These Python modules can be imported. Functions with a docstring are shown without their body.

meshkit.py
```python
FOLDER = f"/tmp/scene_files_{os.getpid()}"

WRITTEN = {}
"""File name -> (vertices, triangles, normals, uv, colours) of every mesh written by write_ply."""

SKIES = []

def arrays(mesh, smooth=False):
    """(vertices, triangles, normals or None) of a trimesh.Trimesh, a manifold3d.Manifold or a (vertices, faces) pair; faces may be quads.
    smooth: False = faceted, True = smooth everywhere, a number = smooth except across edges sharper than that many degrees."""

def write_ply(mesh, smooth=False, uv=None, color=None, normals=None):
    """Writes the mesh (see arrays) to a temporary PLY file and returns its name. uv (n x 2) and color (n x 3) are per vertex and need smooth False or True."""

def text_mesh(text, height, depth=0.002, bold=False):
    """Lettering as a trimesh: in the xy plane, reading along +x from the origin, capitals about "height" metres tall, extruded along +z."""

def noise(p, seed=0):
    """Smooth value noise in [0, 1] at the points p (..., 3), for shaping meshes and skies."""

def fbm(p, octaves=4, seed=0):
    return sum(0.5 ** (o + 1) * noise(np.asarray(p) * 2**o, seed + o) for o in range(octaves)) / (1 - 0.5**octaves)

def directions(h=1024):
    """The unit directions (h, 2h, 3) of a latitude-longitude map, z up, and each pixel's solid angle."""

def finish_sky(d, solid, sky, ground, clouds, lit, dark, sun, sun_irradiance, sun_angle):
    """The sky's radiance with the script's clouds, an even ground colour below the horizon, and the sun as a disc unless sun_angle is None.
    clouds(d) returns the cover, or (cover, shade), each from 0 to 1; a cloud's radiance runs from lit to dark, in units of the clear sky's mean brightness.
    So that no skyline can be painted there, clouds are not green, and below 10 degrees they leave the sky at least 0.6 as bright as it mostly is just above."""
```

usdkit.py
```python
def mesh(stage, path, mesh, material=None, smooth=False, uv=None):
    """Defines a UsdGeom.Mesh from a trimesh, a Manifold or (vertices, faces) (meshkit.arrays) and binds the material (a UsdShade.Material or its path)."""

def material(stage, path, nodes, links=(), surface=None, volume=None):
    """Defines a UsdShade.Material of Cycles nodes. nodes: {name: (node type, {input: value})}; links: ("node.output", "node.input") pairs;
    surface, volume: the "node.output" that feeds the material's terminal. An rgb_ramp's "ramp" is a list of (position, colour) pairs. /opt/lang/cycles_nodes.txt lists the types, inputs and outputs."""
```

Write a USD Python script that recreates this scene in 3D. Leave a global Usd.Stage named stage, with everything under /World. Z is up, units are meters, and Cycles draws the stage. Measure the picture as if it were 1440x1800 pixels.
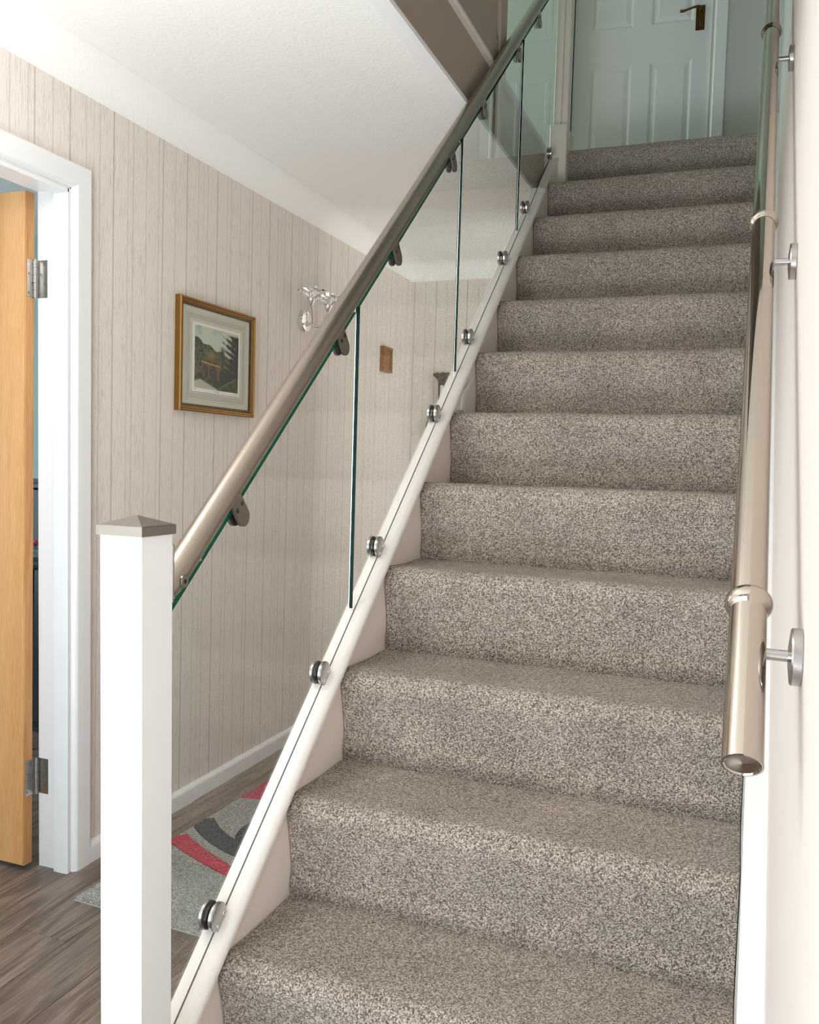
import math, random
import numpy as np, trimesh, usdkit
from shapely.geometry import Polygon, Point, box as sbox
from shapely import affinity
from shapely.ops import unary_union
from pxr import Usd, UsdGeom, UsdLux, UsdShade, Gf, Sdf, Vt

random.seed(7)
rng = np.random.default_rng(7)
stage = Usd.Stage.CreateInMemory()
UsdGeom.SetStageUpAxis(stage, 'Z')
UsdGeom.SetStageMetersPerUnit(stage, 1.0)
world = UsdGeom.Xform.Define(stage, '/World')
stage.SetDefaultPrim(world.GetPrim())
UsdGeom.Scope.Define(stage, '/World/Looks')

# ------------------------------------------------------------------ camera
YAW, PITCH, ROLL, FPX = 0.3643, -0.05833, 0.02944, 1532.3
EYE = np.array([0.793, -1.485, 1.255])
fw = np.array([-math.sin(YAW) * math.cos(PITCH), math.cos(YAW) * math.cos(PITCH), math.sin(PITCH)])
rt = np.array([math.cos(YAW), math.sin(YAW), 0.0])
up = np.cross(rt, fw)
rt, up = math.cos(ROLL) * rt + math.sin(ROLL) * up, -math.sin(ROLL) * rt + math.cos(ROLL) * up
cam = UsdGeom.Camera.Define(stage, '/World/camera')
cam.AddTransformOp().Set(Gf.Matrix4d(*rt, 0, *up, 0, *(-fw), 0, *EYE, 1))
cam.CreateHorizontalApertureAttr(36.0)
cam.CreateVerticalApertureAttr(45.0)
cam.CreateFocalLengthAttr(36.0 * FPX / 1440)
cam.CreateClippingRangeAttr(Gf.Vec2f(0.01, 100))
cam.CreateExposureAttr(0.04)


# ------------------------------------------------------------------ lights
def rect_light(name, loc, target, w, h, intensity, color):
    l = UsdLux.RectLight.Define(stage, '/World/' + name)
    d = np.array(target, float) - np.array(loc, float)
    d /= np.linalg.norm(d)
    u0 = np.array([0, 0, 1.0]) if abs(d[2]) < .9 else np.array([0, 1.0, 0])
    r = np.cross(d, u0); r /= np.linalg.norm(r)
    u = np.cross(r, d)
    l.AddTransformOp().Set(Gf.Matrix4d(*r, 0, *u, 0, *(-d), 0, *loc, 1))
    l.CreateWidthAttr(w); l.CreateHeightAttr(h)
    l.CreateIntensityAttr(intensity); l.CreateColorAttr(Gf.Vec3f(*color))
    return l


DAY = (0.79, 0.965, 1.13)
rect_light('unseen_front_daylight', (-0.13, -1.96, 0.85), (-0.13, 0, 0.8), 1.7, 1.5, 3.1, DAY)  # unseen source behind the camera, lights the newel and lower steps
rect_light('unseen_low_front_light', (0.10, -2.60, 0.02), (-0.75, -2.60, 1.15), 2.0, 1.2, 24, (0.91, 0.99, 1.05))  # out of view and low, aimed up to light ceiling and left wall
rect_light('unseen_room_light', (-3.7, 0.1, 1.35), (0, 0.1, 1.1), 1.8, 1.8, 4.5, DAY)  # out of view in the side room, lights the oak door and hall
rect_light('added_hall_fill', (0.78, 2.62, 1.15), (0.22, 3.58, 1.2), 0.45, 1.9, 8, (0.95, 1.0, 1.02))  # added fill hidden under the landing to brighten the far hall
pend = UsdLux.SphereLight.Define(stage, '/World/unseen_hall_light')  # unseen lamp above the frame, lights the left wall and ceiling
pend.AddTranslateOp().Set(Gf.Vec3d(-0.45, -0.46, 2.10))
pend.CreateRadiusAttr(0.10)
pend.CreateIntensityAttr(33)
pend.CreateColorAttr(Gf.Vec3f(0.98, 0.98, 0.96))
rect_light('unseen_landing_light', (-2.9, 2.85, 3.6), (0, 2.95, 3.4), 0.8, 1.5, 14, (0.64, 1.0, 0.99))  # out of view left of the landing, lights the panelled door
dome = UsdLux.DomeLight.Define(stage, '/World/sky_light')
dome.CreateIntensityAttr(0.15)
dome.CreateColorAttr(Gf.Vec3f(0.9, 0.97, 1.05))


# ------------------------------------------------------------------ materials
def lin(h):
    h = h.lstrip('#')
    c = [int(h[i:i + 2], 16) / 255 for i in (0, 2, 4)]
    return tuple(x / 12.92 if x <= .04045 else ((x + .055) / 1.055) ** 2.4 for x in c)


def mat(name, nodes, links=(), surface='p.BSDF'):
    return usdkit.material(stage, '/World/Looks/' + name, nodes, links, surface=surface)


def plain(name, col, rough=.5, metal=0., spec=.5, noise=0., scale=30., bump=0., coat=0.):
    col = lin(col) if isinstance(col, str) else col
    nodes = {'p': ('principled_bsdf', {'base_color': col, 'roughness': rough, 'metallic': metal, 'specular_ior_level': spec, 'coat_weight': coat})}
    links = []
    if noise or bump:
        nodes['g'] = ('geometry', {})
        nodes['n'] = ('noise_texture', {'scale': scale, 'detail': 4})
        links.append(('g.position', 'n.vector'))
    if noise:
        nodes['r'] = ('rgb_ramp', {'ramp': [(.25, tuple(c * (1 - noise) for c in col)), (.75, tuple(min(1, c * (1 + noise)) for c in col))]})
        links += [('n.fac', 'r.fac'), ('r.color', 'p.base_color')]
    if bump:
        nodes['b'] = ('bump', {'strength': bump, 'distance': .002})
        links += [('n.fac', 'b.height'), ('b.normal', 'p.normal')]
    return mat(name, nodes, links)


M = {}
M['gloss'] = plain('white_gloss_paint', '#e6e4e2', .28, noise=.02, scale=14, bump=.05)
M['rail'] = plain('cream_rail_paint', '#e0d8d0', .32)
M['trim'] = plain('white_trim_paint', '#efedeb', .35)
M['string'] = plain('cream_string_paint', '#e4d8cd', .38)
M['wall_r'] = plain('cream_wall_paint', '#e2d6cd', .62, noise=.02, scale=3, bump=.10)
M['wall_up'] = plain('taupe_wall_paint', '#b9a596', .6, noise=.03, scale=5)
M['wall_land'] = plain('pale_grey_wall_paint', '#d6d6cd', .6)
M['teal'] = plain('teal_wall_paint', '#a9c4bb', .6)
M['nickel'] = plain('brushed_nickel', (.36, .305, .255), .30, 1.)
M['steel'] = plain('polished_steel', (.47, .41, .35), .07, 1.)
M['satin'] = plain('satin_steel', (.47, .46, .445), .24, 1.)
M['plate'] = plain('dull_nickel_plate', (.30, .265, .23), .34, 1.)
M['chrome'] = plain('chrome', (.78, .78, .77), .06, 1.)
M['rubber'] = plain('black_rubber', (.012, .012, .012), .5)
M['dark'] = plain('dark_recess', (.02, .018, .016), .6)
M['dark_line'] = plain('dark_line_grey', '#55524e', .6)
M['brass'] = plain('aged_brass', (.20, .12, .05), .28, 1.)
M['gold'] = plain('gilt_frame', (.27, .145, .04), .36, .9)
M['slip'] = plain('dark_slip', '#2b1a0d', .4)
M['matboard'] = plain('cream_mount_board', '#cfc6b6', .8)
M['mat_line'] = plain('mount_line_grey', '#a8a091', .8)
M['mat_band'] = plain('mount_wash_band', '#b6ad9c', .8)
M['paper'] = plain('print_paper', '#e2ddd0', .7)
M['bronze'] = plain('dark_bronze', (.07, .05, .035), .35, .8)
M['amber'] = plain('amber_plaque', '#8a5418', .45, noise=.35, scale=60, bump=.5)
M['cabinet'] = plain('black_cabinet', (.012, .014, .015), .4)
M['slate'] = plain('slate_cloth', (.05, .085, .09), .8, noise=.4, scale=60)
M['pink'] = plain('pink_petals', '#c95a6e', .6)
M['vase'] = plain('pale_vase_glaze', '#9fb2b6', .25, noise=.5, scale=45)
M['rug_bind'] = plain('rug_binding', '#a9a297', .85)

M['ceiling'] = mat('textured_ceiling_paint', {
    'g': ('geometry', {}), 'n': ('noise_texture', {'scale': 90, 'detail': 3}), 'v': ('noise_texture', {'scale': 25, 'detail': 3}),
    'm': ('mix', {'mix_type': 'add', 'fac': .5}), 'b': ('bump', {'strength': .35, 'distance': .004}),
    'p': ('principled_bsdf', {'base_color': lin('#f3f0ea'), 'roughness': .75})},
    [('g.position', 'n.vector'), ('g.position', 'v.vector'), ('n.color', 'm.color1'), ('v.color', 'm.color2'), ('m.color', 'b.height'), ('b.normal', 'p.normal')])


def carpet_material(name, cols, scale=500., bump=.75, dist=.0026, vary=.10):
    """short twist pile: each tuft a cell with a yarn tone of its own"""
    a, b, c, d = cols
    dark = tuple(1 - vary for _ in range(3)); light = tuple(1 + vary * .9 for _ in range(3))
    return mat(name, {
        'g': ('geometry', {}),
        'v': ('voronoi_texture', {'scale': scale, 'randomness': 1.}),
        's': ('separate_color', {}),
        'r': ('rgb_ramp', {'ramp': [(0., a), (.34, b), (.62, c), (1., d)]}),
        'l': ('noise_texture', {'scale': 7, 'detail': 3}),
        'lr': ('rgb_ramp', {'ramp': [(.32, dark), (.68, light)]}),
        'mm': ('mix', {'mix_type': 'multiply', 'fac': 1.}),
        'b': ('bump', {'strength': bump, 'distance': dist, 'invert': True}),
        'p': ('principled_bsdf', {'roughness': .92, 'specular_ior_level': .15, 'sheen_weight': .12, 'sheen_roughness': .5})},
        [('g.position', 'v.vector'),
         ('v.color', 's.color'), ('s.r', 'r.fac'), ('g.position', 'l.vector'), ('l.fac', 'lr.fac'),
         ('r.color', 'mm.color1'), ('lr.color', 'mm.color2'), ('mm.color', 'p.base_color'),
         ('v.distance', 'b.height'), ('b.normal', 'p.normal')])


M['carpet'] = carpet_material('beige_twist_carpet', [lin('#574b41'), lin('#8a7c6f'), lin('#a99b8e'), lin('#d6c8ba')])
M['rug_grey'] = carpet_material('rug_grey_pile', [lin('#77756f'), lin('#8f8d86'), lin('#9f9d95'), lin('#b9b7ae')], 260., .8)
M['rug_red'] = carpet_material('rug_red_pile', [lin('#8e1426'), lin('#b51e36'), lin('#c62a44'), lin('#d54a5e')], 260., .8)
M['rug_char'] = carpet_material('rug_charcoal_pile', [lin('#1d2026'), lin('#2b2f36'), lin('#353a41'), lin('#4a4f57')], 260., .8)

# wallpaper: fine printed stripes, some of them twisted like cord, over an embossed wood grain
PERIOD = .551
STRIPES = [(0., .5, 1.2), (.022, .8, 1.6), (.088, .55, 1.2), (.153, .8, 1.8), (.218, .5, 1.2), (.249, .35, 1.), (.275, .55, 1.3), (.335, .85, 1.8), (.4, .45, 1.2), (.425, .6, 1.3), (.488, .55, 1.2)]


def wallpaper(name, axis, origin):
    n = 256
    x = np.arange(n) / (n - 1) * PERIOD
    w = np.zeros(n)
    for at, k, wid in STRIPES:
        d = np.abs((x - at - .004 + PERIOD / 2) % PERIOD - PERIOD / 2)
        w = np.maximum(w, k * np.exp(-(d / (.00145 * wid)) ** 2))
    ramp = [(i / (n - 1), (w[i],) * 3) for i in range(n)]
    base, line, grain = lin('#e2d8ce'), lin('#947d6b'), lin('#cdc1b5')
    return mat(name, {
        'g': ('geometry', {}), 'x': ('separate_xyz', {}),
        'o': ('math', {'math_type': 'subtract', 'value2': origin - .004}), 'd': ('math', {'math_type': 'divide', 'value2': PERIOD}),
        'f': ('math', {'math_type': 'fraction'}), 'r': ('rgb_ramp', {'ramp': ramp}),
        # twisted cord: short slanting dashes
        'cz': ('math', {'math_type': 'multiply', 'value2': 520.}), 'cy': ('math', {'math_type': 'multiply', 'value2': 900.}),
        'cs': ('math', {'math_type': 'add'}), 'sn': ('math', {'math_type': 'sine'}), 'sm': ('math', {'math_type': 'multiply_add', 'value2': .28, 'value3': .72}),
        'lw': ('math', {'math_type': 'multiply'}),
        'mp': ('mapping', {'scale': (330, 330, 26)}), 'gn': ('noise_texture', {'scale': 1., 'detail': 3, 'distortion': .6}),
        'mp2': ('mapping', {'scale': (28, 28, 5)}), 'gn2': ('noise_texture', {'scale': 1., 'detail': 2}),
        'gr': ('rgb_ramp', {'ramp': [(.50, (0, 0, 0)), (.68, (1, 1, 1))]}), 'gr2': ('rgb_ramp', {'ramp': [(.4, (.35, .35, .35)), (.62, (1, 1, 1))]}),
        'gm': ('math', {'math_type': 'multiply'}),
        'c1': ('mix', {'color1': base, 'color2': grain}), 'c2': ('mix', {'color2': line}),
        'bh': ('math', {'math_type': 'multiply_add', 'value2': -1.}), 'b': ('bump', {'strength': .35, 'distance': .0015}),
        'p': ('principled_bsdf', {'roughness': .55, 'specular_ior_level': .3})},
        [('g.position', 'x.vector'), ('x.' + axis, 'o.value1'), ('o.value', 'd.value1'), ('d.value', 'f.value1'), ('f.value', 'r.fac'),
         ('x.z', 'cz.value1'), ('x.' + axis, 'cy.value1'), ('cz.value', 'cs.value1'), ('cy.value', 'cs.value2'), ('cs.value', 'sn.value1'), ('sn.value', 'sm.value1'),
         ('r.color', 'lw.value1'), ('sm.value', 'lw.value2'),
         ('g.position', 'mp.vector'), ('mp.vector', 'gn.vector'), ('g.position', 'mp2.vector'), ('mp2.vector', 'gn2.vector'),
         ('gn.fac', 'gr.fac'), ('gn2.fac', 'gr2.fac'), ('gr.color', 'gm.value1'), ('gr2.color', 'gm.value2'),
         ('gm.value', 'c1.fac'), ('c1.color', 'c2.color1'), ('lw.value', 'c2.fac'), ('c2.color', 'p.base_color'),
         ('gm.value', 'bh.value1'), ('lw.value', 'bh.value3'), ('gm.value', 'b.height'), ('b.normal', 'p.normal')])


M['paper_y'] = wallpaper('striped_wallpaper', 'y', .345)
M['paper_x'] = wallpaper('striped_wallpaper_end', 'x', .08)


def wood(name, cols, axis, scale=1., rough=.45, shift=0., figure=3.):
    """straight grain along an axis, with long cathedral figure"""
    s = {'x': (1.6, 34, 34), 'y': (34, 1.6, 34), 'z': (34, 34, 1.6)}[axis]
    s2 = {'x': (.8, 7, 7), 'y': (12, 1.3, 12), 'z': (9, 9, .5)}[axis]
    a, b, c = cols
    return mat(name, {
        'g': ('geometry', {}), 'mp': ('mapping', {'scale': tuple(q * scale for q in s), 'location': (shift, shift * 1.7, shift * .6)}),
        'n': ('noise_texture', {'scale': 5.5, 'detail': 6, 'roughness': .66, 'distortion': .25}),
        'mp2': ('mapping', {'scale': tuple(q * scale for q in s2), 'location': (shift * 2.1, shift, shift)}),
        'n2': ('noise_texture', {'scale': 1., 'detail': 2, 'distortion': .8}),
        'k': ('math', {'math_type': 'multiply', 'value2': figure * 7}), 'w': ('math', {'math_type': 'sine'}),
        'ws': ('math', {'math_type': 'multiply_add', 'value2': .5, 'value3': .5}),
        'mx': ('mix', {'fac': .20}),
        'r': ('rgb_ramp', {'ramp': [(.28, a), (.5, b), (.74, c)]}),
        'b': ('bump', {'strength': .12, 'distance': .001}),
        'p': ('principled_bsdf', {'roughness': rough, 'specular_ior_level': .4})},
        [('g.position', 'mp.vector'), ('mp.vector', 'n.vector'), ('g.position', 'mp2.vector'), ('mp2.vector', 'n2.vector'),
         ('n2.fac', 'k.value1'), ('k.value', 'w.value1'), ('w.value', 'ws.value1'),
         ('n.fac', 'mx.color1'), ('ws.value', 'mx.color2'), ('mx.color', 'r.fac'), ('r.color', 'p.base_color'), ('n.fac', 'b.height'), ('b.normal', 'p.normal')])


M['oak'] = wood('oak_veneer', [lin('#c98f56'), lin('#d6a069'), lin('#dfae7b')], 'z', 1.7, .38, 0., 1.)
M['oak_edge'] = wood('oak_lipping', [lin('#a9723f'), lin('#bd8750'), lin('#cb9a63')], 'z', 1.3, .4, 3.)
PL = [wood('grey_oak_vinyl_%d' % k, [tuple(q * f for q in lin('#594a41')), tuple(q * f for q in lin('#78675b')), tuple(q * f for q in lin('#978678'))], 'y', 1., .36, 1.3 * k, 4. + k * .6)
      for k, f in enumerate((.84, .95, 1.06, .90))]


def glass_mat(name='clear_pane_glass', k=1.5):
    # only the outward face mirrors (both surfaces of the toughened pane taken together), the rest passes straight through
    return mat(name, {
        'g': ('geometry', {}), 'f': ('fresnel', {'IOR': 1.5}), 'k': ('math', {'math_type': 'multiply', 'value2': k, 'use_clamp': True}),
        'inv': ('math', {'math_type': 'subtract', 'value1': 1.}), 'fm': ('math', {'math_type': 'multiply'}),
        't': ('transparent_bsdf', {'color': (.982, .994, .988)}), 'gl': ('glossy_bsdf', {'color': (.95, 1., .98), 'roughness': 0.}), 'm': ('mix_closure', {})},
        [('f.fac', 'k.value1'), ('g.backfacing', 'inv.value2'), ('k.value', 'fm.value1'), ('inv.value', 'fm.value2'), ('fm.value', 'm.fac'),
         ('t.BSDF', 'm.closure1'), ('gl.BSDF', 'm.closure2')], surface='m.closure')


M['glass'] = glass_mat()
M['art_glass'] = glass_mat('low_reflection_picture_glass', .35)
M['glass_edge'] = mat('green_glass_edge', {'p': ('principled_bsdf', {'base_color': (.002, .020, .018), 'roughness': .35, 'specular_ior_level': .12})})  # same glass as the top edge, upright edge painted darker
M['glass_edge_top_lit'] = mat('lit_green_top_edge', {'p': ('principled_bsdf', {'base_color': (.001, .115, .055), 'roughness': .4, 'specular_ior_level': .08})})  # brighter copy: light carried to the top edge painted in
M['glass_edge_glint'] = plain('painted_glint_edge', '#dfe8e2', .3)  # bright reflection on the far edge painted as a pale colour
M['crystal'] = mat('cut_crystal', {'p': ('principled_bsdf', {'base_color': (.97, .98, .98), 'roughness': .02, 'ior': 1.52, 'transmission_weight': 1.})})

# ------------------------------------------------------------------ scene helpers
USED = {}


def numbered(parent, name):
    k = USED.setdefault((parent, name), 0)
    USED[(parent, name)] += 1
    return f'{parent}/{name}' if k == 0 else f'{parent}/{name}_{k:03d}'


ORIGIN = {}


def meta(prim, label=None, cat=None, group=None, kind=None):
    for k, v in (('label', label), ('category', cat), ('group', group), ('kind', kind)):
        if v:
            prim.SetCustomDataByKey(k, v)


def thing(name, label, cat, loc=(0, 0, 0), group=None, kind=None):
    path = numbered('/World', name)
    x = UsdGeom.Xform.Define(stage, path)
    x.AddTranslateOp().Set(Gf.Vec3d(*map(float, loc)))
    meta(x.GetPrim(), label, cat, group, kind)
    ORIGIN[path] = np.array(loc, float)
    return path


def part(parent, name, mesh, m, smooth=30, label=None, kind=None):
    """mesh in world coordinates; stored relative to its thing's base"""
    path = numbered(parent, name)
    o = ORIGIN['/World/' + parent.split('/')[2]]
    if isinstance(mesh, (tuple, list)):
        mesh = trimesh.Trimesh(np.array(mesh[0], float), mesh[1], process=False)
    mesh = mesh.copy(); mesh.apply_translation(-o)
    p = usdkit.mesh(stage, path, mesh, M[m] if isinstance(m, str) else m, smooth)
    meta(p.GetPrim(), label, None, None, kind)
    return path


def single(name, mesh, m, label, cat, smooth=30, group=None, kind=None, loc=None):
    path = numbered('/World', name)
    if loc is not None:
        mesh = mesh.copy(); mesh.apply_translation(-np.array(loc, float))
    p = usdkit.mesh(stage, path, mesh, M[m] if isinstance(m, str) else m, smooth)
    if loc is not None:
        UsdGeom.Xformable(p).AddTranslateOp().Set(Gf.Vec3d(*map(float, loc)))
    meta(p.GetPrim(), label, cat, group, kind)
    return path


def copy_of(src, loc, label, group=None):
    base = src.rsplit('/', 1)[1]
    path = numbered('/World', base)
    x = UsdGeom.Xform.Define(stage, path)
    x.GetPrim().GetReferences().AddInternalReference(src)
    x.GetPrim().SetInstanceable(True)
    x.ClearXformOpOrder()
    x.AddTranslateOp().Set(Gf.Vec3d(*map(float, loc)))
    meta(x.GetPrim(), label, stage.GetPrimAtPath(src).GetCustomDataByKey('category'), group)
    return path


def bx(x0, x1, y0, y1, z0, z1, ch=0.):
    if ch <= 0:
        m = trimesh.creation.box([x1 - x0, y1 - y0, z1 - z0])
        m.apply_translation([(x0 + x1) / 2, (y0 + y1) / 2, (z0 + z1) / 2])
        return m
    pts = []
    for sx, X in ((1, x0), (-1, x1)):
        for sy, Y in ((1, y0), (-1, y1)):
            for sz, Z in ((1, z0), (-1, z1)):
                pts += [(X, Y + sy * ch, Z + sz * ch), (X + sx * ch, Y, Z + sz * ch), (X + sx * ch, Y + sy * ch, Z)]
    return trimesh.convex.convex_hull(np.array(pts))


def cat_(*ms):
    return trimesh.util.concatenate([m for m in ms])


def extrude(poly, depth):
    ms = [trimesh.creation.extrude_polygon(g, depth, engine='earcut') for g in getattr(poly, 'geoms', [poly])]
    return cat_(*ms)


def ex_x(poly, x0, x1):
    """polygon in (y, z), extruded along x"""
    m = extrude(poly, x1 - x0)
    v = m.vertices
    m.vertices = np.stack([v[:, 2] + x0, v[:, 0], v[:, 1]], 1)
    return m


def ex_y(poly, y0, y1):
    """polygon in (x, z), extruded along y"""
    m = extrude(poly, y1 - y0)
    v = m.vertices
    m.vertices = np.stack([v[:, 0], y0 + v[:, 2], v[:, 1]], 1)
    m.invert()
    return m


def ex_z(poly, z0, z1):
    m = extrude(poly, z1 - z0)
    m.apply_translation([0, 0, z0])
    return m


def sweep_line(prof, a, b, right, upv):
    """closed profile (r, u) swept straight from a to b"""
    a, b, right, upv = (np.array(q, float) for q in (a, b, right, upv))
    P = np.array(prof, float)
    n = len(P)
    ring = lambda c: c + P[:, :1] * right + P[:, 1:] * upv
    v = np.vstack([ring(a), ring(b)])
    f = []
    for i in range(n):
        j = (i + 1) % n
        f += [(i, j, n + j), (i, n + j, n + i)]
    tri = trimesh.creation.triangulate_polygon(Polygon(P), engine='earcut')[1]
    # earcut may drop or reorder nothing for simple rings: use its own vertices
    pv, tri = trimesh.creation.triangulate_polygon(Polygon(P), engine='earcut')
    k = len(v)
    v = np.vstack([v, a + pv[:, :1] * right + pv[:, 1:] * upv, b + pv[:, :1] * right + pv[:, 1:] * upv])
    f = np.vstack([np.array(f), tri[:, ::-1] + k, tri + k + len(pv)])
    m = trimesh.Trimesh(v, f, process=False)
    m.merge_vertices()
    m.fix_normals()
    return m


def tube(a, b, r, n=40, caps=True, r2=None):
    a, b = np.array(a, float), np.array(b, float)
    d = b - a; L = np.linalg.norm(d); d /= L
    u = np.cross(d, [0, 0, 1.0] if abs(d[2]) < .95 else [1.0, 0, 0]); u /= np.linalg.norm(u)
    w = np.cross(d, u)
    t = np.linspace(0, 2 * np.pi, n, endpoint=False)
    c = np.cos(t)[:, None] * u + np.sin(t)[:, None] * w
    r2 = r if r2 is None else r2
    v = np.vstack([a + r * c, b + r2 * c, [a], [b]])
    f = []
    for i in range(n):
        j = (i + 1) % n
        f += [(i, n + i, n + j), (i, n + j, j)]
        if caps:
            f += [(2 * n, i, j), (2 * n + 1, n + j, n + i)]
    m = trimesh.Trimesh(v, f, process=False); m.fix_normals()
    return m


def lathe(prof, origin, axis, n=36):
    """profile of (radius, height) revolved about axis through origin"""
    o, d = np.array(origin, float), np.array(axis, float)
    d /= np.linalg.norm(d)
    u = np.cross(d, [0, 0, 1.0] if abs(d[2]) < .95 else [1.0, 0, 0]); u /= np.linalg.norm(u)
    w = np.cross(d, u)
    t = np.linspace(0, 2 * np.pi, n, endpoint=False)
    v, f = [], []
    for r, h in prof:
        for a in t:
            v.append(o + d * h + r * (math.cos(a) * u + math.sin(a) * w))
    for k in range(len(prof) - 1):
        for i in range(n):
            j = (i + 1) % n
            f += [(k * n + i, (k + 1) * n + i, (k + 1) * n + j), (k * n + i, (k + 1) * n + j, k * n + j)]
    m = trimesh.Trimesh(np.array(v), f, process=False)
    m.merge_vertices(); m.update_faces(m.nondegenerate_faces()); m.fix_normals()
    return m


def path_tube(pts, r, n=14):
    pts = np.array(pts, float)
    v, f = [], []
    T = np.gradient(pts, axis=0); T /= np.linalg.norm(T, axis=1)[:, None]
    u = np.cross(T[0], [0.3, 0.2, 1]); u /= np.linalg.norm(u)
    rr = np.broadcast_to(r, len(pts))
    for k, p in enumerate(pts):
        u = u - T[k] * (u @ T[k]); u /= np.linalg.norm(u)
        w = np.cross(T[k], u)
        for a in np.linspace(0, 2 * np.pi, n, endpoint=False):
            v.append(p + rr[k] * (math.cos(a) * u + math.sin(a) * w))
    for k in range(len(pts) - 1):
        for i in range(n):
            j = (i + 1) % n
            f += [(k * n + i, k * n + j, (k + 1) * n + j), (k * n + i, (k + 1) * n + j, (k + 1) * n + i)]
    c0, c1 = len(v), len(v) + 1
    v += [pts[0], pts[-1]]
    for i in range(n):
        j = (i + 1) % n
        f += [(c0, j, i), (c1, (len(pts) - 1) * n + i, (len(pts) - 1) * n + j)]
    m = trimesh.Trimesh(np.array(v), f, process=False); m.fix_normals()
    return m


# ------------------------------------------------------------------ measurements
G, RISE = .23024, .2
TH = math.atan2(RISE, G)
S = RISE / G
CT, ST = math.cos(TH), math.sin(TH)
UD, VD = np.array([0, CT, ST]), np.array([0, -ST, CT])      # along and square to the slope
XL = -1.013          # wallpapered wall
XR = .855            # wall beside the stairs
W = .820             # stair carpet width (string to string)
YF = 3.20            # end wall
CEIL, FLOOR2, CEIL2 = 2.362, 2.6, 5.0
YB = -1.80           # wall behind the camera


def zl(c, y):
    return c + S * y


# ------------------------------------------------------------------ room shell
fl = thing('floor', 'grey brown wood-effect plank floor of the hallway', 'floor', (-.5, 0, 0), kind='structure')
FZ = .012
part(fl, 'subfloor', bx(XL - .11, XR, YB, YF, -.05, FZ - .008), M['dark'])
pw = .152
kx = 0
x = XL + .004 - .05
while x < XR - .01:
    y = YB + .01 - (kx * .43) % 1.22
    ky = 0
    while y < YF:
        y0, y1 = max(y, YB + .005), min(y + 1.22, YF - .002)
        x0, x1 = max(x, XL - .001), min(x + pw, XR)
        if y1 - y0 > .03 and not (x0 > .0 and y0 > -.4):
            part(fl, 'plank', bx(x0 + .0004, x1 - .0004, y0 + .0004, y1 - .0004, FZ - .008, FZ, .0012), PL[(kx * 3 + ky * 5 + kx * ky) % 4], False)
        y += 1.22; ky += 1
    x += pw; kx += 1

# left wall with the door opening (opening y -0.26 .. 0.524, height 2.005)
DY0, DY1, DZ = -.282, .505, 1.990
WT = .112
wl = thing('wall_left', 'hallway wall papered in beige vertical cord stripes with embossed grain', 'wall', (XL, 1, 0), kind='structure')
part(wl, 'wallpaper_face', cat_(bx(XL - WT, XL, YB, DY0 - .03, 0, CEIL), bx(XL - WT, XL, DY1 + .03, YF + .1, 0, CEIL), bx(XL - WT, XL, DY0 - .03, DY1 + .03, DZ + .03, CEIL)), 'paper_y', False)
we = thing('wall_far', 'end wall of the hallway papered in beige stripes, behind the glass', 'wall', (-.5, YF, 0), kind='structure')
part(we, 'wallpaper_face', bx(XL, XR + .12, YF, YF + .1, 0, CEIL), 'paper_x', False)
wr = thing('wall_right', 'smooth cream painted wall beside the stairs behind the steel handrail', 'wall', (XR, 0, 0), kind='structure')
part(wr, 'plaster_face', bx(XR, XR + .12, YB, 2.32, 0, CEIL2), 'wall_r', False)
wk = thing('wall_understairs', 'unseen white boarding closing the back of the stairs under the landing', 'wall', (.4, 2.35, 0), kind='structure')
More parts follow.
